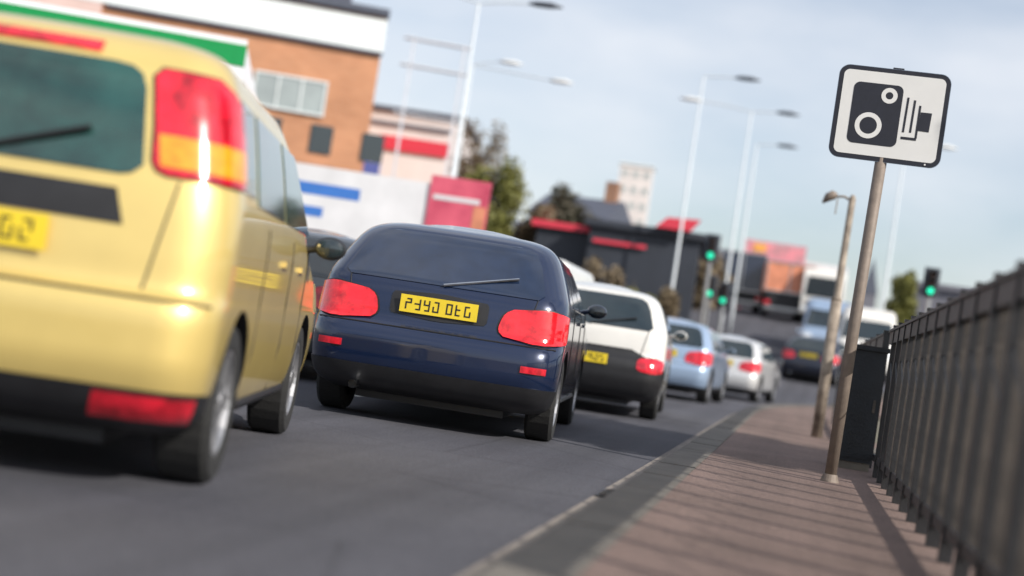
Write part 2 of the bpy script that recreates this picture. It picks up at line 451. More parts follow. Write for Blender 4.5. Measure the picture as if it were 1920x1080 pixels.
# ---------------------------------------------------------------- vehicles
def interp(tab, z):
    if z <= tab[0][0]: return tab[0][1:]
    for i in range(len(tab) - 1):
        a, b = tab[i], tab[i + 1]
        if z <= b[0]:
            t_ = (z - a[0]) / (b[0] - a[0])
            return tuple(p + (q - p) * t_ for p, q in zip(a[1:], b[1:]))
    return tab[-1][1:]

class Shell:
    """vehicle body: a stack of rounded plan outlines, rear at y=0, front at y=L"""
    def __init__(s, tab, L_, rr=.2, rf=.28, bow=.06):
        s.tab, s.L, s.rr, s.rf, s.bow = tab, L_, rr, rf, bow
        # smooth table by Catmull-Rom resampling
        out = []
        T = tab
        for i in range(len(T) - 1):
            p0, p1, p2, p3 = T[max(i - 1, 0)], T[i], T[i + 1], T[min(i + 2, len(T) - 1)]
            for k in range(4):
                u = k / 4
                row = [p1[0] + (p2[0] - p1[0]) * u]
                for c in range(1, len(p1)):
                    m1 = (p2[c] - p0[c]) / max(1e-6, p2[0] - p0[0]) * (p2[0] - p1[0])
                    m2 = (p3[c] - p1[c]) / max(1e-6, p3[0] - p1[0]) * (p2[0] - p1[0])
                    dd = p2[c] - p1[c]
                    if dd == 0 or (m1 * dd) < 0: m1 = 0
                    if dd == 0 or (m2 * dd) < 0: m2 = 0
                    m1 = max(-3 * abs(dd), min(3 * abs(dd), m1)); m2 = max(-3 * abs(dd), min(3 * abs(dd), m2))
                    h00 = 2 * u**3 - 3 * u**2 + 1; h10 = u**3 - 2 * u**2 + u; h01 = -2 * u**3 + 3 * u**2; h11 = u**3 - u**2
                    row.append(h00 * p1[c] + h10 * m1 + h01 * p2[c] + h11 * m2)
                out.append(tuple(row))
        out.append(tuple(T[-1]))
        s.T = out
        s.zs = [r[0] for r in out]
    def par(s, z): return interp(s.T, z)
    def end(s, z, d, front=False):
        """point and outward normal at arc distance d from the centre line round the end of the body"""
        yr, yf, w_ = s.par(z)
        sg = 1 if d >= 0 else -1; d = abs(d)
        r = min(s.rf if front else s.rr, w_ * .8)
        flat = w_ - r
        if d <= flat:
            x = d; yy = s.bow * (x / w_) ** 2; nx, ny = 2 * s.bow * x / w_ ** 2, -1.0
        elif d <= flat + r * PI / 2:
            a = (d - flat) / r
            y0 = s.bow * (flat / w_) ** 2
            x = flat + r * math.sin(a); yy = y0 + r * (1 - math.cos(a)); nx, ny = math.sin(a), -math.cos(a)
        else:
            x = w_; yy = s.bow * (flat / w_) ** 2 + r + (d - flat - r * PI / 2); nx, ny = 1.0, 0.0
        nl = math.hypot(nx, ny); nx /= nl; ny /= nl
        if front: return Vector((sg * x, yf - yy, z)), Vector((sg * nx, -ny, 0))
        return Vector((sg * x, yr + yy, z)), Vector((sg * nx, ny, 0))
    def ring(s, z):
        yr, yf, w_ = s.par(z)
        out = []
        r = min(s.rr, w_ * .8); flat = w_ - r
        for k in range(7): out.append(s.end(z, flat * k / 6)[0])
        for k in range(1, 7): out.append(s.end(z, flat + r * PI / 2 * k / 6)[0])
        y0 = out[-1].y
        r2 = min(s.rf, w_ * .8); fl2 = w_ - r2
        fr = []
        for k in range(7): fr.append(s.end(z, fl2 * k / 6, True)[0])
        for k in range(1, 7): fr.append(s.end(z, fl2 + r2 * PI / 2 * k / 6, True)[0])
        y1 = fr[-1].y
        for k in range(1, 24): out.append(Vector((w_, y0 + (y1 - y0) * k / 24, z)))
        out += fr[::-1]
        left = [Vector((-p.x, p.y, p.z)) for p in out[1:-1]][::-1]
        return out + left
    def body(s, crown=.03):
        bm = BM(); rings = []
        for z in s.zs: rings.append([bm.verts.new(p) for p in s.ring(z)])
        n = len(rings[0])
        for a, b in zip(rings, rings[1:]):
            for i in range(n): bm.faces.new((a[i], a[(i + 1) % n], b[(i + 1) % n], b[i]))
        top = [v.co.copy() for v in rings[-1]]
        c = sum(top, Vector()) / n
        prev = rings[-1]
        for k, f in ((1, .8), (2, .55), (3, .28)):
            rg = [bm.verts.new((c.x + (p.x - c.x) * f, c.y + (p.y - c.y) * f, p.z + crown * (1 - f * f))) for p in top]
            for i in range(n): bm.faces.new((prev[i], prev[(i + 1) % n], rg[(i + 1) % n], rg[i]))
            prev = rg
        bm.faces.new(prev); bm.faces.new(rings[0][::-1])
        bmesh.ops.recalc_face_normals(bm, faces=bm.faces)
        return bm
    def patch(s, rows, off=.006, front=False, nd=14, nz=8, thick=.012):
        """rows: (z, d0, d1) bottom to top"""
        bm = BM(); grid = []
        R_ = []
        for (z0, a0, b0), (z1, a1, b1) in zip(rows, rows[1:]):
            for k in range(nz):
                u = k / nz; R_.append((z0 + (z1 - z0) * u, a0 + (a1 - a0) * u, b0 + (b1 - b0) * u))
        R_.append(rows[-1])
        back = []
        for z, a, b in R_:
            g, h_ = [], []
            for k in range(nd + 1):
                p, nn = s.end(z, a + (b - a) * k / nd, front)
                g.append(bm.verts.new(p + nn * off)); h_.append(bm.verts.new(p - nn * thick))
            grid.append(g); back.append(h_)
        sew(bm, grid, back)
        return bm
    def side(s, rows, sg, off=.006, ny=10, nz=6, thick=.012):
        bm = BM(); grid, back = [], []
        R_ = []
        for (z0, a0, b0), (z1, a1, b1) in zip(rows, rows[1:]):
            for k in range(nz):
                u = k / nz; R_.append((z0 + (z1 - z0) * u, a0 + (a1 - a0) * u, b0 + (b1 - b0) * u))
        R_.append(rows[-1])
        for z, a, b in R_:
            w_ = s.par(z)[2]
            grid.append([bm.verts.new((sg * (w_ + off), a + (b - a) * k / ny, z)) for k in range(ny + 1)])
            back.append([bm.verts.new((sg * (w_ - thick), a + (b - a) * k / ny, z)) for k in range(ny + 1)])
        sew(bm, grid, back)
        return bm

def sew(bm, g, h):
    m, n = len(g), len(g[0])
    for i in range(m - 1):
        for j in range(n - 1):
            bm.faces.new((g[i][j], g[i][j + 1], g[i + 1][j + 1], g[i + 1][j]))
            bm.faces.new((h[i][j], h[i + 1][j], h[i + 1][j + 1], h[i][j + 1]))
    for j in range(n - 1):
        bm.faces.new((g[0][j], h[0][j], h[0][j + 1], g[0][j + 1])); bm.faces.new((g[-1][j], g[-1][j + 1], h[-1][j + 1], h[-1][j]))
    for i in range(m - 1):
        bm.faces.new((g[i][0], g[i + 1][0], h[i + 1][0], h[i][0])); bm.faces.new((g[i][-1], h[i][-1], h[i + 1][-1], g[i + 1][-1]))
    bmesh.ops.recalc_face_normals(bm, faces=bm.faces)

def wheel_meshes(rw, wd):
    bm = BM(); n = 32
    prof = [(rw * .66, -wd * .46), (rw * .74, -wd * .5), (rw * .93, -wd * .5), (rw, -wd * .38), (rw, wd * .38), (rw * .93, wd * .5), (rw * .74, wd * .5), (rw * .66, wd * .46)]
    rg = [[bm.verts.new((x, r_ * math.cos(2 * PI * k / n), r_ * math.sin(2 * PI * k / n))) for k in range(n)] for r_, x in prof]
    for i in range(len(rg)):
        a, b = rg[i], rg[(i + 1) % len(rg)]
        for k in range(n): bm.faces.new((a[k], a[(k + 1) % n], b[(k + 1) % n], b[k]))
    bmesh.ops.recalc_face_normals(bm, faces=bm.faces)
    t_ = bpy.data.meshes.new('tyre'); bm.to_mesh(t_); bm.free(); t_.materials.append(M['tyre'])
    bm = BM(); rr_ = rw * .67
    ring = lambda r_, x: [bm.verts.new((x, r_ * math.cos(2 * PI * k / n), r_ * math.sin(2 * PI * k / n))) for k in range(n)]
    P = [ring(rr_, -wd * .44), ring(rr_, wd * .46), ring(rr_ * .92, wd * .47), ring(rr_ * .86, wd * .2), ring(.01, wd * .15)]
    for a, b in zip(P, P[1:]):
        for k in range(n): bm.faces.new((a[k], a[(k + 1) % n], b[(k + 1) % n], b[k]))
    for k in range(5):
        a = 2 * PI * k / 5
        v = []
        for (r_, hw) in ((.03, .035), (rr_ * .9, .025)):
            for x in (wd * .2, wd * .42):
                for q in (-1, 1):
                    v.append(bm.verts.new((x, r_ * math.cos(a) - q * hw * math.sin(a), r_ * math.sin(a) + q * hw * math.cos(a))))
        for f in ((0, 1, 3, 2), (4, 6, 7, 5), (0, 2, 6, 4), (1, 5, 7, 3), (2, 3, 7, 6), (0, 4, 5, 1)): bm.faces.new([v[i] for i in f])
    tube(bm, [(wd * .15, 0, 0), (wd * .45, 0, 0)], .05, 12)
    bmesh.ops.recalc_face_normals(bm, faces=bm.faces)
    r_ = bpy.data.meshes.new('rim'); bm.to_mesh(r_); bm.free(); r_.materials.append(M['rim'])
    return t_, r_
WH = wheel_meshes(.305, .2)

TAB_MPV = [(.19, .26, 3.74, .72), (.24, .12, 3.84, .79), (.32, .045, 3.93, .83), (.45, .0, 3.98, .852), (.60, .0, 4.0, .86), (.665, .02, 3.97, .86), (.70, .065, 3.9, .858),
           (.82, .075, 3.66, .86), (.93, .085, 3.25, .858), (1.0, .095, 3.05, .852), (1.07, .11, 2.96, .842), (1.38, .19, 2.52, .775), (1.49, .25, 2.30, .735), (1.56, .33, 2.12, .68), (1.60, .46, 1.95, .59), (1.62, .66, 1.8, .48)]
TAB_HATCH = [(.19, .26, 3.84, .74), (.24, .11, 3.94, .81), (.32, .04, 4.03, .85), (.44, .0, 4.08, .87), (.56, .0, 4.1, .875), (.64, .03, 4.07, .875), (.70, .09, 4.0, .875),
             (.80, .11, 3.80, .873), (.90, .13, 3.35, .868), (.96, .15, 3.05, .86), (1.02, .19, 2.92, .845), (1.24, .40, 2.42, .755), (1.33, .50, 2.18, .70), (1.385, .60, 2.04, .63), (1.42, .74, 1.93, .53), (1.435, .90, 1.84, .42)]
TAB_VAN = [(.24, .2, 4.9, .84), (.32, .06, 5.0, .90), (.5, .0, 5.08, .94), (.7, .0, 5.08, .95), (.95, .01, 4.9, .95), (1.15, .02, 4.45, .945), (1.25, .02, 4.3, .94), (1.9, .05, 3.75, .90), (2.2, .09, 3.5, .87), (2.32, .15, 3.4, .83), (2.38, .30, 3.25, .74), (2.4, .45, 3.1, .62)]
# body meshes with wheel arches cut, one per pattern
def cut_body(shell, ax, rw, zc, top_black=.0):
    bm = shell.body(.05)
    me = bpy.data.meshes.new('body'); bm.to_mesh(me); bm.free()
    me.materials.append(M['p_white']); me.materials.append(M['black'])
    o = bpy.data.objects.new('tmp', me); COL.objects.link(o)
    cut = BM()
    W_ = max(r[3] for r in shell.tab)
    for y in ax:
        for sg in (-1, 1):
            tube(cut, [(sg * (W_ - .28), y, zc), (sg * (W_ + .2), y, zc)], rw + .055, 32)
    bmesh.ops.recalc_face_normals(cut, faces=cut.faces)
    cm = bpy.data.meshes.new('cut'); cut.to_mesh(cm); cut.free(); cm.materials.append(M['black'])
    co = bpy.data.objects.new('cut', cm); COL.objects.link(co)
    md = o.modifiers.new('b', 'BOOLEAN'); md.object = co; md.operation = 'DIFFERENCE'; md.solver = 'EXACT'; md.material_mode = 'TRANSFER'
    dg = bpy.context.evaluated_depsgraph_get(); dg.update()
    res = bpy.data.meshes.new_from_object(o.evaluated_get(dg))
    bpy.data.objects.remove(o); bpy.data.objects.remove(co)
    b = BM(); b.from_mesh(res)
    for f in b.faces:
        f.smooth = True
        if f.calc_center_median().z < .27 and f.material_index == 0: f.material_index = 1
    for e in b.edges:
        if len(e.link_faces) == 2 and e.calc_face_angle(0) > .7: e.smooth = False
    b.to_mesh(res); b.free()
    return res
AX = {'mpv': (.72, 3.2), 'hatch': (.78, 3.35), 'van': (1.0, 4.2)}
SH_ = {'mpv': Shell(TAB_MPV, 4.0), 'hatch': Shell(TAB_HATCH, 4.1, rr=.24), 'van': Shell(TAB_VAN, 5.08, rr=.12, rf=.3, bow=.02)}
BODY = {k: cut_body(SH_[k], AX[k], .305, .305) for k in SH_}

def base_mesh_with(me, m):
    me2 = me.copy(); me2.materials[0] = m
    return me2

def plate_chars(bm, w_, h_, y, seed):
    """seven small dark marks of mixed strokes: the characters cannot be read in the photograph"""
    rr_ = random.Random(seed); cw = w_ * .080; H_ = h_ * .31; th = w_ * .017; x = -w_ * .43
    y0, y1 = y - .0015, y
    for k in range(7):
        m = rr_.uniform(-.2, .2) * H_
        a_, b_ = (H_ if rr_.random() < .7 else m + th), (-H_ if rr_.random() < .7 else m)
        box(bm, x, x + th, y0, y1, b_, a_)
        c_, d_ = (H_ if rr_.random() < .6 else m + th), (-H_ if rr_.random() < .75 else m)
        if c_ - d_ > th * 1.5: box(bm, x + cw - th, x + cw, y0, y1, d_, c_)
        for zz in rr_.sample((H_ - th, m, -H_), 2): box(bm, x + th + .0002, x + cw - th - .0002, y0, y1, zz, zz + th)
        x += w_ * .118 + (w_ * .055 if k == 3 else 0)

def car(name, label, cat, kind, pos, rz, pm, group, win, side_win, lights, glass='glass', amber=None, plate_=None, brake=None,
        recess=None, reflect=None, extra=None, front_plate=False, rim=True, lens='redlens', wind=None, head=None, lower=None):
    s = SH_[kind]
    t = thing(name, label, cat, (pos[0], pos[1], pos[2] if len(pos) > 2 else 0.004), rz, group)
    g = M[glass]
    # seams: tailgate and doors (dark shut lines lying on the body)
    o = obj('rear_window', s.patch(win, .007), g, t, auto=.6)
    if extra and 'wiper' in extra:
        zc, dd = extra['wiper']; p, nn = s.end(zc, 0); q, _ = s.end(zc + .12, dd)
        bm = BM(); tube(bm, [p + nn * .02, q + nn * .03], .010, 6); obj('wiper', bm, M['chrome'] if extra.get('wc') else M['black'], o)
    o = obj('windscreen', s.patch(wind, .007, True), g, t, auto=.6)
    for sg in (-1, 1):
        for rows in side_win: obj('side_window', s.side(rows, sg, .006), g, t, auto=.6)
        ln = [(z, sg * a, sg * b_) for z, a, b_ in lights]
        tl = obj('tail_light', s.patch(ln, .014, nd=10), M[lens], t, auto=.6)
        seal = [(z, sg * (a - .012), sg * (b_ + .010)) for z, a, b_ in lights]
        seal[0] = (seal[0][0] - .008,) + seal[0][1:]; seal[-1] = (seal[-1][0] + .008,) + seal[-1][1:]
        obj('lamp_seal', s.patch(seal, .005, nd=10), M['black'], tl, auto=.6)
        if amber:
            obj('indicator_lens', s.patch([(z, sg * a, sg * b_) for z, a, b_ in amber], .018, nd=10), M['amber'], tl, auto=.6)
        obj('headlight', s.patch([(z, sg * a, sg * b_) for z, a, b_ in head], .01, True), M['clear'], t, auto=.6)
        if reflect:
            obj('reflector', s.patch([(z, sg * a, sg * b_) for z, a, b_ in reflect], .01), M['redlens'], t)
    if plate_:
        z0, z1, hw = plate_
        p, nn = s.end((z0 + z1) / 2, 0)
        yq = min(s.end(z0, hw)[0].y, s.end(z1, hw)[0].y, p.y) - .02
        bm = BM(); box(bm, -hw, hw, -.006, .0, -(z1 - z0) / 2, (z1 - z0) / 2); n1 = len(bm.faces); plate_chars(bm, hw * 2, z1 - z0, -.007, len(label)); bm.faces.ensure_lookup_table()
        for f in bm.faces[n1:]: f.material_index = 1
        bmp = obj('number_plate', bm, (M['plate'], M['black']), t)
        bmp.location = (0, yq, (z0 + z1) / 2)
    if brake:
        obj('brake_light', s.patch(brake, .012, nd=10), M['redlens'], t)
    if recess:
        rc = obj('plate_recess', s.patch(recess, .006, nd=16), M['black'], t, auto=.6)
    if lower:
        obj('lower_bumper', s.patch(lower, .008, nd=24), M['black'], t, auto=.6)
    # trim lines in one dark mesh: shut lines round tailgate and doors
    bm = BM()
    zt0, zt1 = win[0][0], win[-1][0]
    def line(p0, p1, n=10, wd=.004):
        pts = []
        for k in range(n + 1):
            z = p0[0] + (p1[0] - p0[0]) * k / n; d_ = p0[1] + (p1[1] - p0[1]) * k / n
            p, nn = s.end(z, d_); pts.append(p + nn * .0015)
        tube(bm, pts, wd, 6)
    if kind != 'van':
        zb = .665 if kind == 'mpv' else .66
        for sg in (-1, 1):
            line((zb + .03, sg * .60), (zt0, sg * .66))
        line((zb, -.86), (zb, .86), 24, .006)
        for sg in (-1, 1):
            yy = AX[kind]
            for yd in (yy[0] + .42, (yy[0] + yy[1]) / 2 + .12, yy[1] - .42):
                pts = [Vector((sg * (s.par(z)[2] + .0015), yd + (z - .3) * .05, z)) for z in (.3, .5, .7, .9, 1.0)]
                tube(bm, pts, .004, 6)
            for zz in (.28,):
                pts = [Vector((sg * (s.par(zz)[2] + .001), y_, zz)) for y_ in (yy[0] + .42, yy[1] - .42)]
                tube(bm, pts, .02, 6)
    else:
        line((.45, 0), (2.2, 0), 16, .006)
        for sg in (-1, 1): line((.45, sg * .82), (2.2, sg * .78), 16, .006)
    tmp = bpy.data.meshes.new('gaps'); bm.to_mesh(tmp); bm.free()
    bb = BM(); bb.from_mesh(BODY[kind]); n0 = len(bb.faces); bb.from_mesh(tmp); bb.faces.ensure_lookup_table()
    for f in bb.faces[n0:]: f.material_index = 1
    bpy.data.meshes.remove(tmp)
    obj('body', bb, (M[pm], M['black']), t)
    for sg in (-1, 1):
        for y_ in AX[kind]:
            wh = bpy.data.objects.new('wheel', WH[0]); COL.objects.link(wh); wh.parent = t
            W_ = max(r[3] for r in s.tab)
            wh.location = (sg * (W_ - .115), y_, .305)
            if sg < 0: wh.rotation_euler = (0, 0, PI)
            rm = bpy.data.objects.new('rim', WH[1]); COL.objects.link(rm); rm.parent = wh
        W_ = s.par(1.0)[2]
        ym = interp(s.T, 1.0)[1] - .25
        bm = BM(); tube(bm, [(sg * (W_ - .02), ym, 1.0), (sg * (W_ + .07), ym - .02, 1.02)], .02, 8)
        bmesh.ops.create_uvsphere(bm, u_segments=16, v_segments=10, radius=1, matrix=Matrix.Translation((sg * (W_ + .115), ym - .005, 1.025)) @ Matrix.Diagonal((.085, .055, .06, 1)))
        mr = obj('door_mirror', bm, M['black'] if pm == 'p_yellow' else M[pm], t, auto=.9)
        bm = BM(); bmesh.ops.create_uvsphere(bm, u_segments=16, v_segments=8, radius=1, matrix=Matrix.Translation((sg * (W_ + .115), ym - .048, 1.025)) @ Matrix.Diagonal((.072, .016, .048, 1))); obj('mirror_glass', bm, M['glass'], mr)
        for yd in ((AX[kind][0] + AX[kind][1]) / 2 - .08, AX[kind][1] - .62):
            bm = BM(); w1 = s.par(.88)[2]; box(bm, *sorted((sg * (w1 - .01), sg * (w1 + .018))), yd - .15, yd, .87, .895); obj('door_handle', bm, M[pm], t, bevel=.006)
    bm = BM(); tube(bm, [(-.5, .02, .23), (-.5, .3, .23)], .03, 12); obj('exhaust_pipe', bm, M['chrome'], t)
    bm = BM(); W_ = s.par(.3)[2] - .1; box(bm, -W_ + .22, W_ - .22, .3, s.L - .3, .14, .22); obj('underbody', bm, M['black'], t)
    return t

def lens(z0, z1, da, db, n=10, e=3.2, slant=0.0):
    """rows of a rounded outline between heights z0..z1 and arc distances da..db"""
    out = []
    cz, hz, cd, hd = (z0 + z1) / 2, (z1 - z0) / 2, (da + db) / 2, (db - da) / 2
    for k in range(n + 1):
        u = -1 + 2 * k / n
        wd_ = max(.12, (1 - abs(u) ** e) ** (1 / e))
        out.append((cz + u * hz, cd + slant * u - hd * wd_, cd + slant * u * .5 + hd * wd_))
    return out
MPV = dict(kind='mpv', glass='glassg', win=[(1.07, -.46, .46), (1.08, -.50, .50), (1.11, -.53, .53), (1.38, -.485, .485), (1.43, -.46, .46), (1.455, -.42, .42), (1.462, -.36, .36)],
           side_win=[[(1.09, .30, .72), (1.42, .48, .80)], [(1.07, .80, 1.68), (1.42, .88, 1.68)], [(1.07, 1.76, 2.78), (1.42, 1.76, 2.28)]],
           lights=[(1.09, .62, .92), (1.10, .58, .97), (1.13, .56, 1.0), (1.25, .545, .97), (1.37, .52, .90), (1.43, .505, .80), (1.46, .53, .72)],
           amber=[(1.115, .585, .955), (1.225, .56, .935)],
           wind=[(1.09, -.78, .78), (1.44, -.66, .66)], head=[(.68, .42, .98), (.84, .5, .95)])
HAT = dict(kind='hatch', win=[(.985, -.66, .66), (1.02, -.70, .70), (1.22, -.635, .635), (1.31, -.58, .58), (1.34, -.52, .52), (1.35, -.44, .44)],
           side_win=[[(1.0, .62, .98), (1.2, .80, 1.1), (1.32, .9, 1.15)], [(.98, 1.05, 1.85), (1.33, 1.2, 1.85)], [(.98, 1.92, 2.78), (1.33, 1.92, 2.2)]],
           lights=[*lens(.68, .92, .43, 1.03, slant=.03)],
           wind=[(1.02, -.80, .80), (1.35, -.66, .66)], head=[(.64, .45, 1.0), (.80, .5, .95)])
VAN = dict(kind='van', win=[(1.35, -.72, -.08), (1.95, -.70, -.08)],
           side_win=[[(1.25, 3.15, 3.85), (1.85, 3.15, 3.6)]],
           lights=[(.75, .84, .98), (1.35, .84, .97)],
           wind=[(1.28, -.86, .86), (1.95, -.76, .76)], head=[(.75, .5, 1.05), (.98, .6, 1.05)])
Q = 'vehicles queuing along the near lane'
car('parked_car', 'golden yellow tall hatchback seen from behind, nearest vehicle at the left edge', 'car', pos=(-2.73, 4.36), rz=R(13.5), pm='p_yellow', group=Q,
    plate_=(.77, .89, .27), brake=[(1.49, -.30, .30), (1.53, -.30, .30)], recess=[(.90, -.50, .50), (1.02, -.46, .46)],
    reflect=[(.25, .48, .84), (.34, .50, .86)], extra={'wiper': (1.09, .34)},
    lower=[(.20, -.9, .9), (.24, -1.0, 1.0), (.33, -1.0, 1.0), (.36, -.98, .98)], **MPV)
car('parked_car', 'dark navy hatchback with red tail lights lit and yellow plate, behind the yellow car', 'car', pos=(-2.42, 9.66), rz=R(5.5), pm='p_navy', group=Q, lens='redglow',
    glass='glassb', plate_=(.77, .89, .27), extra={'wiper': (.99, .5), 'wc': 1}, reflect=[(.48, .62, .80), (.525, .62, .80)], recess=lens(.735, .925, -.34, .34, e=6),
    lower=[(.20, -.9, .9), (.24, -1.0, 1.0), (.38, -1.0, 1.0)], **HAT)
w3 = dict(HAT); w3['lights'] = lens(.52, .69, .58, .93)
car('parked_car', 'cream white hatchback with a black lower bumper, third vehicle in the near queue', 'car', pos=(-2.28, 16.0), rz=R(3.5), pm='p_white', group=Q,
    plate_=(.56, .67, .26), extra={'wiper': (.99, .5)}, lower=[(.20, -.9, .9), (.24, -1.0, 1.0), (.56, -.99, .99), (.76, -.5, .5)], **w3)
car('parked_car', 'pale blue hatchback between the cream hatchback and the silver one', 'car', pos=(-2.38, 26.3), rz=R(-3), pm='p_ltblue', group=Q,
    plate_=(.77, .89, .27), **HAT)
car('parked_car', 'bright silver hatchback where the near queue starts to bend', 'car', pos=(-1.7, 34.0), rz=R(-7), pm='p_silver', group=Q,
    plate_=(.77, .89, .27), **HAT)
car('parked_car', 'blue black hatchback with yellow plate, farthest in the near queue beside the brown lamp post', 'car', pos=(.3, 46.0, hgt(46.5)), rz=R(-14), pm='p_dark', group=Q,
    plate_=(.77, .89, .27), **HAT)
Q2 = 'vehicles in the far lane'
car('parked_car', 'dark grey hatchback in the far lane, half hidden between yellow and navy cars', 'car', pos=(-4.95, 13.0), rz=R(0), pm='p_grey', group=Q2,
    plate_=(.77, .89, .27), **HAT)
car('parked_van', 'cream white van in the far lane rising above the navy car roof', 'van', pos=(-4.45, 22.0), rz=R(0), pm='p_white', group=Q2,
    plate_=(.55, .66, .26), **VAN).scale = (.98, .98, .83)
car('parked_car', 'mid blue hatchback in the far lane beyond the cream van', 'car', pos=(-4.2, 34.5), rz=R(-6), pm='p_blue', group=Q2,
    plate_=(.77, .89, .27), **HAT)

bpy.context.view_layer.update()

# ---------------------------------------------------------------- lorries and vans far off
M['w_panel'] = material('white_panel', (0.66, 0.66, 0.68), 0.5, noise=0.08, nscale=1.5)
M['b_mark'] = material('blue_lettering_band', (0.04, 0.16, 0.50), 0.5)
M['pinkred'] = material('pink_red_print', (0.62, 0.06, 0.13), 0.5, noise=0.3, nscale=1.2, col2=(0.60, 0.11, 0.16))
M['orangeprint'] = material('orange_print', (0.68, 0.26, 0.15), 0.5, noise=0.3, nscale=1.5)
def lorry(label, pos, rz, L_, H_, W_, matbox, z0=.9, marks=None, doorcol=None, group=None, facing_cab=True):
    t = thing('box_lorry', label, 'lorry', pos, rz, group)
    bm = BM(); box(bm, -W_ / 2, W_ / 2, 0, L_ - 2.2, z0, H_); bx_ = obj('cargo_box', bm, matbox, t, bevel=.03)
    bm = BM()
    for x in (-W_ / 2 + .03, 0, W_ / 2 - .03): box(bm, x - .03, x + .03, -.03, -.002, z0, H_)
    for z in (z0, H_ - .08): box(bm, -W_ / 2, W_ / 2, -.035, -.004, z, z + .08)
    obj('rear_doors', bm, M['rim'], bx_)
    if marks:
        for (xa, ya, yb, za, zb, mm) in marks:
            bm = BM(); box(bm, *(sorted((xa, xa + (.004 if xa > 0 else -.004)))), ya, yb, za, zb); obj('lettering_band', bm, mm, bx_)
    bm = BM(); box(bm, -W_ / 2 + .15, W_ / 2 - .15, .05, L_ - .3, .55, z0 - .005); obj('chassis', bm, M['black'], t)
    bm = BM(); box(bm, -W_ / 2 + .1, W_ / 2 - .1, .0, .12, .40, .55); obj('under_run_bar', bm, M['rim'], t)
    # cab
    bm = BM()
    hc = min(H_, 2.7)
    prof = [(L_ - 2.05, .5), (L_, .5), (L_ + .02, 1.25), (L_ - .25, hc - .35), (L_ - .55, hc), (L_ - 2.05, hc)]
    a = [bm.verts.new((-W_ / 2 + .05, y, z)) for y, z in prof]; b = [bm.verts.new((W_ / 2 - .05, y, z)) for y, z in prof]
    bm.faces.new(a[::-1]); bm.faces.new(b)
    for i in range(len(a)): bm.faces.new((a[i], a[(i + 1) % len(a)], b[(i + 1) % len(a)], b[i]))
    bmesh.ops.recalc_face_normals(bm, faces=bm.faces)
    cb = obj('cab', bm, M['p_white'], t, bevel=.05)
    bm = BM()
    v = [bm.verts.new(p) for p in ((-W_ / 2 + .2, L_ + .03, 1.35), (W_ / 2 - .2, L_ + .03, 1.35), (W_ / 2 - .25, L_ - .22, hc - .38), (-W_ / 2 + .25, L_ - .22, hc - .38))]
    bm.faces.new(v[::-1]); r_ = bmesh.ops.solidify(bm, geom=bm.faces[:], thickness=.03); obj('windscreen', bm, M['glass'], cb)
    bm = BM(); box(bm, -W_ / 2 + .3, W_ / 2 - .3, L_ + .0, L_ + .04, .6, 1.1); obj('grille', bm, M['black'], cb)
    for sg in (-1, 1):
        bm = BM(); box(bm, *sorted((sg * (W_ / 2 - .055), sg * (W_ / 2 - .035))), L_ - 1.3, L_ - .45, 1.35, hc - .45); obj('side_window', bm, M['glass'], cb)
        bm = BM(); box(bm, *sorted((sg * (W_ / 2 - .35), sg * (W_ / 2 - .1))), L_ + .0, L_ + .05, .65, .85); obj('headlight', bm, M['clear'], cb)
        bm = BM(); box(bm, *sorted((sg * (W_ / 2 - .35), sg * (W_ / 2 - .08))), -.05, -.01, .62, .8); obj('tail_light', bm, M['redlens'], t)
        for y_ in (1.1, 2.1, L_ - .9):
            wh = bpy.data.objects.new('wheel', WH[0]); COL.objects.link(wh); wh.parent = t
            wh.location = (sg * (W_ / 2 - .2), y_, .45); wh.scale = (1.4, 1.47, 1.47)
            if sg < 0: wh.rotation_euler = (0, 0, PI)
            rm = bpy.data.objects.new('rim', WH[1]); COL.objects.link(rm); rm.parent = wh
    return t
# white lorry side-on on the forecourt (its right flank towards the camera)
lorry('white box lorry with broken blue lettering bands, side-on on the forecourt', (-13.6, 33.2, 0), R(-78), 6.8, 3.9, 2.4, M['w_panel'],
      marks=[(1.201, .9, 3.0, 3.22, 3.5, M['b_mark']), (1.201, .5, 2.2, 2.72, 2.95, M['b_mark'])])
# lorry with orange back and a white van beyond the junction
lorry('box lorry with orange and pink rear doors and dark underside, beyond the junction', (-.9, 72, hgt(73)), R(4), 7.5, 2.75, 2.3, M['orangeprint'], z0=1.25, group='lorries beyond the junction')
lorry('tall dark box lorry just left of the orange-backed lorry', (-3.3, 75, hgt(76)), R(3), 7.5, 3.0, 2.3, paint('dark_lorry_box', (.02, .03, .06)), z0=1.0, group='lorries beyond the junction')
lorry('white lorry facing the camera to the right of the orange-backed lorry', (.75, 79, hgt(72)), R(180), 7.8, 3.1, 2.1, M['w_panel'], z0=.9, group='lorries beyond the junction')
v1 = dict(VAN)
car('parked_van', 'white high van behind the brown lamp post and the sign post, facing the camera', 'van', pos=(2.15, 54.0, hgt(50)), rz=R(180), pm='p_white', group='vehicles beyond the railing', **v1)
car('parked_van', 'pale blue van just left of the white high van, partly behind the sign post', 'van', pos=(.95, 60.0, hgt(57) - .35), rz=R(180), pm='p_ltblue', group='vehicles beyond the railing', **v1)

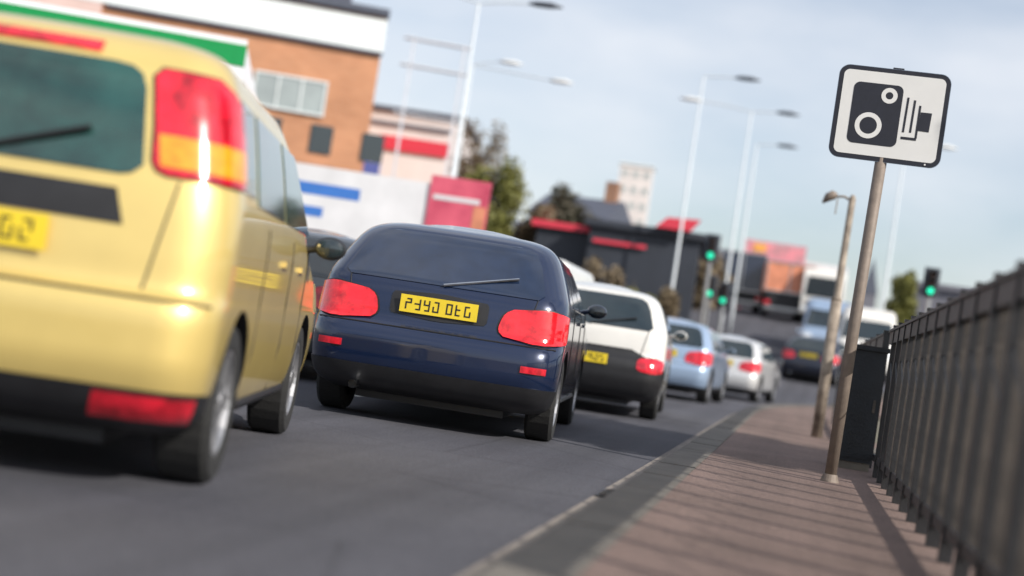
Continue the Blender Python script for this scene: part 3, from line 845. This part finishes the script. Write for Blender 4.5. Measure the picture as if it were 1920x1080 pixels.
# ---------------------------------------------------------------- tall double lamps
def lamp(label, x, y, top, arms, grp='tall pale street lamps'):
    z0 = hgt(y)
    t = thing('street_lamp', label, 'street lamp', (x, y, z0), 0, grp)
    Hh = top - z0
    bm = BM(); tube(bm, [(0, 0, -.1), (0, 0, 1.2), (0, 0, 1.25), (0, 0, Hh)], [.075, .075, .055, .032], 12); obj('column', bm, M['lampcol'], t, auto=.8)
    for (ln, rise, dark) in arms:
        sg = 1 if ln > 0 else -1
        bm = BM(); tube(bm, [(0, 0, Hh - .03), (ln * .4, 0, Hh + rise * .6), (ln * .75, 0, Hh + rise)], .022, 8); a = obj('arm', bm, M['lampcol'], t)
        bm = BM()
        x0 = ln * .72; x1 = ln * .72 + sg * .85
        tube(bm, [(x0, 0, Hh + rise), (x0 + sg * .2, 0, Hh + rise + .02), (x0 + sg * .55, 0, Hh + rise + .02), (x1, 0, Hh + rise - .02)], [.05, .12, .13, .03], 12)
        for v in bm.verts:
            v.co.z = Hh + rise + (v.co.z - Hh - rise) * .6
        obj('lamp_head', bm, M['lamphead'] if dark else M['lampwhite'], t, auto=.8)
lamp('tall double-armed lamp whose right head shows at the top of the picture', -8.9, 35, 8.7, [(1.75, .1, True), (-1.7, .2, True)])
lamp('tall lamp with the highest dark head left of the sign', -4.30, 48, 10.05, [(1.4, .05, True)])
lamp('tall double-armed lamp with a white left head and dark right head', -2.86, 53, 9.95, [(1.2, .05, True), (-2.5, .15, False)])
lamp('tall lamp with the lowest and smallest dark head left of the sign', -2.83, 60, 9.85, [(1.1, .05, True)])
lamp('tall lamp over the pale shop, left of all lamps in the open sky', -12.6, 50, 9.9, [(1.3, .2, False), (3.9, -.25, False)])
lamp('slender lamp standing behind the camera sign, a white head peeping out right of it', 2.74, 55, 9.86, [(1.35, -.05, False)])

# ---------------------------------------------------------------- traffic signals
M['green'] = material('green_signal_lens', (0.02, 0.5, 0.3), 0.3, emit=(.02, .75, .42), estr=1.3)
M['dim'] = material('unlit_lens', (0.05, 0.02, 0.015), 0.3)
def signal(label, x, y, zc, s=1.0):
    z0 = hgt(y); t = thing('traffic_light', label, 'traffic light', (x, y, z0), 0, 'traffic lights at the far junction')
    h0 = zc - z0
    bm = BM(); tube(bm, [(0, .12, -.1), (0, .12, h0 + .5 * s)], .06, 10); obj('pole', bm, M['rim'], t)
    bm = BM(); box(bm, -.30 * s, .30 * s, .05, .07, h0 - .55 * s, h0 + .6 * s); obj('backing_board', bm, M['lamphead'], t)
    bm = BM(); box(bm, -.17 * s, .17 * s, -.1, .049, h0 - .48 * s, h0 + .5 * s); hd = obj('signal_head', bm, M['black'], t, bevel=.03)
    for k, m in ((1, M['dim']), (0, M['dim']), (-1, M['green'])):
        zz = h0 + k * .31 * s
        bm = BM(); tube(bm, [(0, -.098, zz), (0, -.125, zz)], .125 * s, 16); ln = obj('signal_lens', bm, m, hd)
        bm = BM()
        for q in range(12):
            a0, a1 = PI * q / 12, PI * (q + 1) / 12
            v = [bm.verts.new((.14 * s * math.cos(a), yy, zz + .14 * s * math.sin(a))) for a, yy in ((a0, -.1), (a1, -.1), (a1, -.28), (a0, -.28))]
            bm.faces.new(v)
        obj('visor', bm, M['black'], ln)
signal('green traffic light with a grey board, topmost against the sky', -2.95, 44, 4.15, .72)
signal('green traffic light below the topmost one, left of a close pair', -3.2, 50, 3.3, .7)
signal('green traffic light below the topmost one, right of a close pair', -2.75, 50.5, 3.15, .7)
signal('green traffic light rising above the railing at the right', 2.75, 35, 3.35, .6)

# ---------------------------------------------------------------- buildings
M['terracotta'] = brick_mat('orange_brick', (0.47, 0.21, 0.105), (0.53, 0.25, 0.13), (0.5, 0.3, 0.2), 1.0)
M['brown_brick'] = brick_mat('brown_brick', (0.30, 0.15, 0.09), (0.36, 0.19, 0.11), (0.3, 0.24, 0.2), 1.0)
M['pink_render'] = material('pinkish_render', (0.60, 0.44, 0.40), 0.8, noise=0.1, nscale=.4)
M['white_clad'] = material('white_cladding', (0.72, 0.76, 0.76), 0.5, noise=0.06, nscale=.5)
M['grey_roof'] = material('slate_roof', (0.07, 0.08, 0.11), 0.7, noise=0.2)
M['pale_render'] = material('pale_render', (0.70, 0.64, 0.62), 0.8, noise=0.08, nscale=.5)
M['green_f'] = material('green_fascia', (0.0, 0.25, 0.06), 0.4, noise=0.05)
M['white_f'] = material('white_fascia', (0.76, 0.77, 0.80), 0.4, noise=0.04)
M['red_f'] = material('red_fascia', (0.62, 0.04, 0.07), 0.5)
M['teal_f'] = material('teal_awning', (0.05, 0.28, 0.24), 0.6)
M['blue_f'] = material('blue_fascia', (0.08, 0.12, 0.38), 0.5)
M['dark_clad'] = material('charcoal_cladding', (0.025, 0.030, 0.042), 0.6, noise=0.2, nscale=.8)
M['grey_clad'] = material('grey_cladding', (0.16, 0.16, 0.19), 0.7, noise=0.15)

# big orange building: origin at its right front corner, +x runs left-to-right along the facade
t = thing('retail_building', 'large orange brick building with white and pale glazed bands and dark roof', 'building', (-18.3, 57.2, hgt(57)), math.atan2(2.5, 7.2))
zb = hgt(57)
def q(z): return z - zb
Lf = 34.0
bm = BM(); box(bm, -Lf, 0, 0, 14, -.5, q(12.7)); wl = obj('wall', bm, M['terracotta'], t)
def band(name, x0, x1, za, zc, m, d=.06, par=None):
    bm = BM(); box(bm, x0, x1, -d, -.002, q(za), q(zc)); return obj(name, bm, m, par or t)
band('upper_cladding', -16, .05, 11.25, 12.6, M['white_clad'], .12)
band('pink_wall_panel', -Lf, -11.2, 9.75, 12.6, M['pink_render'], .09)
bm = BM(); box(bm, -Lf - .5, .1, -.3, 14.4, q(12.72), q(13.0)); box(bm, -Lf + 1, -1.5, 1.5, 12, q(13.0), q(15.2)); rf_ = obj('roof', bm, M['grey_roof'], t)
band('string_course', -11, .06, 11.12, 11.24, M['grey_roof'], .2)
for k in range(5):
    x1 = -1.9 - k * 3.1
    wdw = band('window', x1 - 2.95, x1, 8.3, 9.6, M['glasspale'], .10)
    bm = BM()
    for j in range(4): box(bm, x1 - 2.95 + j * .95, x1 - 2.89 + j * .95, -.14, -.102, q(8.3), q(9.6))
    box(bm, x1 - 2.95, x1, -.15, -.104, q(8.24), q(8.31)); box(bm, x1 - 2.95, x1, -.15, -.104, q(9.58), q(9.66))
    obj('frame', bm, M['white_clad'], wdw)
band('brown_panel', -14, -1.2, 4.5, 6.3, M['brown_brick'], .07)
for k in range(4):
    wdw = band('shop_window', -13.5 + k * 3.1, -10.9 + k * 3.1, 2.6, 4.3, M['glass'], .10)
for k in range(4):
    xx = -6.5 + k * 2.1
    wdw = band('small_window', xx, xx + .9, 6.75, 7.9, M['glass'], .06)
# horizontal steel canopies at its right corner
bm = BM()
for zz in (8.9, 10.9, 12.0):
    box(bm, .85, 3.6, -.3, .1, q(zz), q(zz + .06))
for xx in (1.2, 3.3): box(bm, xx, xx + .1, -.3, -.2, -.3, q(12.1))
obj('steel_frame', bm, material('pale_steel', (.55, .57, .62), .5), t)

# filling-station canopy
t = thing('forecourt_canopy', 'filling station canopy with a white and green fascia, above the yellow car', 'canopy', (-11.8, 28.0, 0.22), math.atan2(2.1, 3.4) * .62)
bm = BM(); box(bm, -14, 0, .03, 9, 4.75, 5.5); obj('roof', bm, M['white_f'], t)
bm = BM(); box(bm, -14, .0, 0, .028, 4.62, 5.04); box(bm, -14, 0, 0, .028, 5.49, 5.60); obj('fascia', bm, M['white_f'], t)
bm = BM(); box(bm, -14, .01, -.02, .027, 5.045, 5.485); obj('green_stripe', bm, M['green_f'], t)
for x in (-12, -7.5, -3):
    bm = BM(); box(bm, x, x + .35, 3, 3.35, -.05, 4.74); obj('column', bm, M['white_f'], t)
# petrol pumps under the canopy
for k, x in enumerate((-19.2, -15.2)):
    p = thing('petrol_pump', ('green and white petrol pump under the canopy, left one', 'green and white petrol pump under the canopy, right one')[k], 'petrol pump', (x, 29.4 + k * 1.6, 0), .3, 'petrol pumps')
    bm = BM(); box(bm, -.4, .4, -.25, .25, 0, 1.7); obj('body', bm, M['white_f'], p, bevel=.03)
    bm = BM(); box(bm, -.36, .36, -.27, -.252, .3, .9); obj('panel', bm, M['green_f'], p)
    bm = BM(); box(bm, -.3, .3, -.27, -.252, 1.1, 1.5); obj('display', bm, M['glass'], p)
    bm = BM(); tube(bm, [(.42, 0, 1.4), (.55, -.1, .8), (.43, -.05, .4)], .02, 6); obj('hose', bm, M['black'], p)

def gen_building(name, label, x, y, rz, W_, D_, H_, wall, roofm, rows=2, cols=5, wz=(1.2, 2.4), ww=1.2, glass='glass', cat='building', pitched=False, base=None, fascia=None, top=None, group=None):
    t = thing(name, label, cat, (x, y, hgt(y) if base is None else base), rz, group)
    bm = BM(); box(bm, -W_ / 2, W_ / 2, 0, D_, -.6, H_)
    obj('wall', bm, wall, t)
    if pitched:
        bm = BM(); e = .35; rh = top or 2.2
        p = [(-W_ / 2 - e, -e, H_ - .05), (W_ / 2 + e, -e, H_ - .05), (W_ / 2 + e, D_ + e, H_ - .05), (-W_ / 2 - e, D_ + e, H_ - .05), (-W_ / 2 - e, D_ / 2, H_ + rh), (W_ / 2 + e, D_ / 2, H_ + rh)]
        v = [bm.verts.new(a) for a in p]
        for f in ((0, 1, 5, 4), (2, 3, 4, 5), (1, 2, 5), (3, 0, 4), (0, 3, 2, 1)): bm.faces.new([v[i] for i in f])
        r_ = obj('roof', bm, roofm, t)
        bm = BM(); box(bm, W_ * .3, W_ * .3 + .6, D_ / 2 - .3, D_ / 2 + .3, H_ + rh * .6, H_ + rh + .9); obj('chimney', bm, M['brown_brick'], r_)
    else:
        bm = BM(); box(bm, -W_ / 2 - .2, W_ / 2 + .2, -.2, D_ + .2, H_ + .002, H_ + .22); obj('roof', bm, roofm, t)
    st = H_ / max(1, rows)
    for r_ in range(rows):
        for c in range(cols):
            xc = -W_ / 2 + (c + .5) * W_ / cols
            bm = BM(); box(bm, xc - ww / 2, xc + ww / 2, -.03, -.002, r_ * st + wz[0], r_ * st + wz[1]); wn = obj('window', bm, M[glass], t)
            bm = BM(); box(bm, xc - ww / 2 - .08, xc + ww / 2 + .08, -.09, -.032, r_ * st + wz[0] - .1, r_ * st + wz[0]); box(bm, xc - .03, xc + .03, -.05, -.032, r_ * st + wz[0], r_ * st + wz[1])
            obj('sill', bm, M['white_clad'], wn)
    if fascia:
        for (za, zc, xa, xb, mm) in fascia:
            bm = BM(); box(bm, xa, xb, -.14, -.095, za, zc); obj('fascia', bm, mm, t)
    return t
# pale shop with red, blue and teal fascias right of the orange building
gen_building('shop', 'pale pink shop with red, blue and teal fascia strips beside the orange building', -20.6, 69, R(8), 6.2, 9, 7.6, M['pale_render'], M['grey_roof'], rows=1, cols=3, wz=(.5, 2.6), ww=1.5,
             fascia=[(5.7, 6.4, -.8, 2.6, M['red_f']), (4.3, 5.1, -3.0, -.6, M['blue_f']), (3.3, 4.2, -2.6, 3.0, M['teal_f']), (6.9, 7.1, -2.5, 2.6, M['grey_clad'])])
gen_building('brick_shop', 'low brown brick shop left of the pale pink one', -27.5, 66, R(8), 7, 8, 4.6, M['brown_brick'], M['grey_roof'], rows=1, cols=3, wz=(.6, 2.4), ww=1.6)
# pink-red hoarding
t = thing('advertising_hoarding', 'pink and red advertising hoarding behind the navy car roof', 'billboard', (-8.1, 33.0, 0), R(6))
bm = BM(); box(bm, -.75, .65, 0, .12, 1.7, 4.1); pn = obj('panel', bm, M['pinkred'], t, bevel=.02)
bm = BM(); box(bm, -.65, .45, -.012, -.002, 3.55, 3.66); obj('stripe', bm, M['w_panel'], pn)
bm = BM(); box(bm, -.72, .1, -.012, -.002, 2.78, 2.86); obj('stripe', bm, M['teal_f'], pn)
bm = BM(); box(bm, .33, .62, -.012, -.002, 1.8, 3.5); obj('side_strip', bm, M['orangeprint'], pn)
for x in (-.5, .45):
    bm = BM(); box(bm, x, x + .1, .125, .22, -.05, 3.9); obj('leg', bm, M['rim'], t)
# house among dark trees
gen_building('house', 'small house with pinkish gable and slate roof among dark trees', -11.6, 68, R(-6), 3.2, 7, 3.6, M['pale_render'], M['grey_roof'], rows=2, cols=2, wz=(.5, 1.4), ww=.8, pitched=True, top=1.4)
# charcoal building with red trim
gen_building('dark_retail_unit', 'charcoal flat-roofed unit with a red corner sign above the cars', -5.55, 49, R(4), 3.7, 8, 3.85, M['dark_clad'], M['dark_clad'], rows=1, cols=2, wz=(.5, 1.6), ww=1.0,
             fascia=[(3.3, 3.42, -1.7, .1, M['red_f'])])
t = thing('shop_sign', 'red wedge-shaped sign rising from the charcoal unit roof', 'sign', (-4.75, 48.6, hgt(49) + 4.07), R(4))
bm = BM()
a = [bm.verts.new((x, y, z)) for y in (0, .3) for x, z in ((-.45, 0), (.7, .0), (1.0, .42), (-.1, .36))]
for f in ((0, 1, 2, 3), (7, 6, 5, 4), (0, 4, 5, 1), (1, 5, 6, 2), (2, 6, 7, 3), (3, 7, 4, 0)): bm.faces.new([a[i] for i in f])
obj('panel', bm, M['red_f'], t)
gen_building('dark_retail_unit', 'lower dark lean-to with a red eaves line, left of the charcoal unit', -8.1, 50, R(4), 2.6, 5, 3.55, M['dark_clad'], M['red_f'], rows=1, cols=1, wz=(.5, 1.6))
# rows of brick houses across the far side
gen_building('brick_terrace', 'long brown brick terrace closing the view above the traffic', -12.0, 96, R(3), 18, 9, 2.8, M['brown_brick'], M['grey_roof'], rows=2, cols=8, wz=(.6, 1.4), ww=.9, pitched=True, top=1.0)
gen_building('grey_warehouse', 'low grey shed rising above the railing at the right', 5.6, 60, R(-4), 4.4, 10, 2.9, M['grey_clad'], M['grey_clad'], rows=1, cols=3, wz=(1.0, 1.8), ww=.8)
gen_building('grey_warehouse', 'long dark grey shed farther right beyond the railing', 14.0, 66, R(-4), 11, 10, 1.9, M['grey_clad'], M['grey_roof'], rows=1, cols=5, wz=(.6, 1.3), ww=.8)
gen_building('tower_block', 'distant pale tower block standing alone against the sky', -25.8, 205, R(5), 4.6, 5, 20.3, M['pale_render'], M['white_clad'], rows=9, cols=3, wz=(.7, 1.5), ww=.8, glass='glasspale')
# pink-red lattice sign over the lorries
t = thing('roof_hoarding', 'pale red and white hoarding on a lattice frame, rising above the lorries', 'billboard', (-2.1, 84, hgt(84) + .75), R(3))
bm = BM()
for x in (-1.6, -.5, .6, 1.6):
    box(bm, x, x + .08, .0, .08, -1.2, 3.2)
for z in (1.6, 2.4, 3.15): box(bm, -1.7, 1.75, .085, .13, z, z + .06)
obj('lattice_frame', bm, M['pinkred'], t)
bm = BM(); box(bm, -1.65, 1.72, -.06, -.005, 2.0, 3.1); pn = obj('panel', bm, material('pale_pink_print', (.62, .38, .40), .6, noise=.4, nscale=2.5, col2=(.66, .20, .24)), t)
bm = BM(); box(bm, -1.2, -.5, -.1, -.062, 2.6, 3.05); obj('orange_patch', bm, material('orange_patch', (.8, .38, .08), .5), pn)
# church spire far off
t = thing('church', 'distant grey church tower with a pointed spire, right of the sign post', 'church', (8.2, 205, hgt(205)), 0)
bm = BM(); box(bm, -1, 1, -1, 1, -.5, 7); obj('tower', bm, M['grey_clad'], t)
bm = BM(); v = [bm.verts.new(p) for p in ((-1.1, -1.1, 7), (1.1, -1.1, 7), (1.1, 1.1, 7), (-1.1, 1.1, 7), (0, 0, 12))]
for f in ((0, 1, 4), (1, 2, 4), (2, 3, 4), (3, 0, 4), (3, 2, 1, 0)): bm.faces.new([v[i] for i in f])
obj('spire', bm, M['grey_roof'], t)
bm = BM(); box(bm, -6, -1.02, 0, 3, -.5, 3.5); obj('nave', bm, M['grey_clad'], t)

# ---------------------------------------------------------------- trees and shrubs
def leafmat(name, c1, c2):
    m = bpy.data.materials.new(name); m.use_nodes = True
    n = m.node_tree.nodes; l = m.node_tree.links; b = n['Principled BSDF']; b.inputs['Roughness'].default_value = .7
    g = n.new('ShaderNodeNewGeometry'); r_ = n.new('ShaderNodeValToRGB')
    r_.color_ramp.elements[0].color = (*c1, 1); r_.color_ramp.elements[1].color = (*c2, 1)
    l.new(g.outputs['Random Per Island'], r_.inputs['Fac']); l.new(r_.outputs['Color'], b.inputs['Base Color'])
    return m
M['leaf_olive'] = leafmat('olive_leaves', (.10, .11, .02), (.24, .23, .06))
M['leaf_dark'] = leafmat('dark_leaves', (.025, .03, .015), (.09, .075, .05))
M['leaf_brown'] = leafmat('brown_leaves', (.10, .075, .04), (.25, .19, .12))
M['bark'] = material('bark', (.09, .07, .05), .9, noise=.3, bump=.6)
def tree(name, label, x, y, h_, rx, ch, leaf, n=2200, ls=.16, cat='tree', group=None, base=None, rs=0, ncl=14, ry=None):
    rr_ = random.Random(rs + 11)
    t = thing(name, label, cat, (x, y, (hgt(y) if base is None else base)), 0, group)
    c0 = h_ - ch / 2
    bm = BM(); tr = max(.05, h_ * .022)
    tube(bm, [(0, 0, -.2), (.03, .02, (h_ - ch) * .6), (-.03, 0, h_ - ch * .6), (0, .02, h_ - ch * .15)], [tr * 1.3, tr, tr * .75, tr * .2], 9)
    cl = []
    for k in range(ncl):
        a = rr_.uniform(0, 2 * PI); u = rr_.uniform(-.8, .85); rad = math.sqrt(max(.05, 1 - u * u)) * rr_.uniform(.35, .78)
        cl.append(Vector((rx * rad * math.cos(a), (ry or rx) * rad * math.sin(a), c0 + u * ch / 2 * .85)))
    for c in cl:
        z0 = max((h_ - ch) * .7, c.z - ch * .3)
        tube(bm, [(0, 0, z0), (c.x * .5, c.y * .5, (z0 + c.z) / 2 + .05), c], [tr * .5, tr * .3, tr * .08], 5, cap=False)
    obj('trunk', bm, M['bark'], t)
    bm = BM()
    for i in range(n):
        c = rr_.choice(cl); q_ = Vector((rr_.gauss(0, 1), rr_.gauss(0, 1), rr_.gauss(0, 1))).normalized() * (rr_.random() ** .5)
        p = c + Vector((q_.x * rx * .36, q_.y * rx * .36, q_.z * ch * .17))
        s_ = ls * rr_.uniform(.6, 1.4)
        u = Vector((rr_.gauss(0, 1), rr_.gauss(0, 1), rr_.gauss(0, .6))).normalized(); v = u.orthogonal().normalized(); v = (v * math.cos(i) + u.cross(v) * math.sin(i))
        bm.faces.new([bm.verts.new(p + u * s_), bm.verts.new(p + v * s_ * .5), bm.verts.new(p - u * s_), bm.verts.new(p - v * s_ * .5)])
    obj('crown', bm, M[leaf], t)
    return t
G = 'trees across the road'
tree('broadleaf_tree', 'olive green rounded tree right of the pink hoarding', -11.2, 50, 5.9, 1.35, 4.6, 'leaf_olive', n=6500, ls=.09, ncl=24, group=G, rs=1)
tree('broadleaf_tree', 'brownish green tree at the right flank of the olive one', -9.9, 52, 4.6, 1.0, 3.2, 'leaf_brown', n=4500, ls=.09, ncl=20, group=G, rs=2)
tree('broadleaf_tree', 'dark tall tree with ragged top, left of the charcoal unit', -10.3, 58, 5.2, 1.5, 4.4, 'leaf_dark', n=7500, ls=.10, ncl=26, group=G, rs=3)
tree('broadleaf_tree', 'dark lower tree next to the charcoal unit', -8.7, 57, 4.0, 1.3, 3.2, 'leaf_dark', n=6000, ls=.10, ncl=22, group=G, rs=4)
tree('broadleaf_tree', 'pale sparse tree just above the pink hoarding', -15.2, 64, 7.6, 1.6, 5, 'leaf_brown', n=3000, ls=.09, ncl=22, group=G, rs=5)
for k, (x, y, h_, r_, lf, lb) in enumerate([
        (-6.9, 43, 3.0, .9, 'leaf_brown', 'brown bush left of four below the charcoal unit'), (-5.9, 43.4, 3.1, .9, 'leaf_brown', 'second brown bush from the left below the charcoal unit'),
        (-5.0, 43.2, 2.9, .9, 'leaf_olive', 'greener bush third from the left below the charcoal unit'), (-4.1, 43.5, 2.5, .8, 'leaf_brown', 'rightmost brown bush below the charcoal unit')]):
    tree('shrub', lb, x, y, h_, r_, h_ * .9, lf, n=3000, ls=.08, cat='shrub', group='bushes below the charcoal unit', rs=20 + k, ncl=9)
tree('broadleaf_tree', 'olive brown tree just right of the white high van', 3.4, 56, 3.9, .7, 2.7, 'leaf_olive', n=3500, group='trees beyond the railing', rs=31, ls=.08)
tree('broadleaf_tree', 'small brown tree between the traffic lights and the dark lorry', -5.0, 70, 3.4, 1.1, 2.5, 'leaf_brown', n=1500, group=G, rs=32)
tree('broadleaf_tree', 'small brown tree behind the pair of low traffic lights', -4.1, 62, 2.8, 1.0, 2.2, 'leaf_brown', n=1400, group=G, rs=33)
# tall unseen tree added at the right to throw the shade band
tree('added_poplar', 'unseen tall narrow poplar added beyond the railing to shade a band of pavement', 6.0, 9.1, 11.5, 1.9, 10.6, 'leaf_dark', n=16000, ls=.17, rs=40, ncl=46, base=.06)
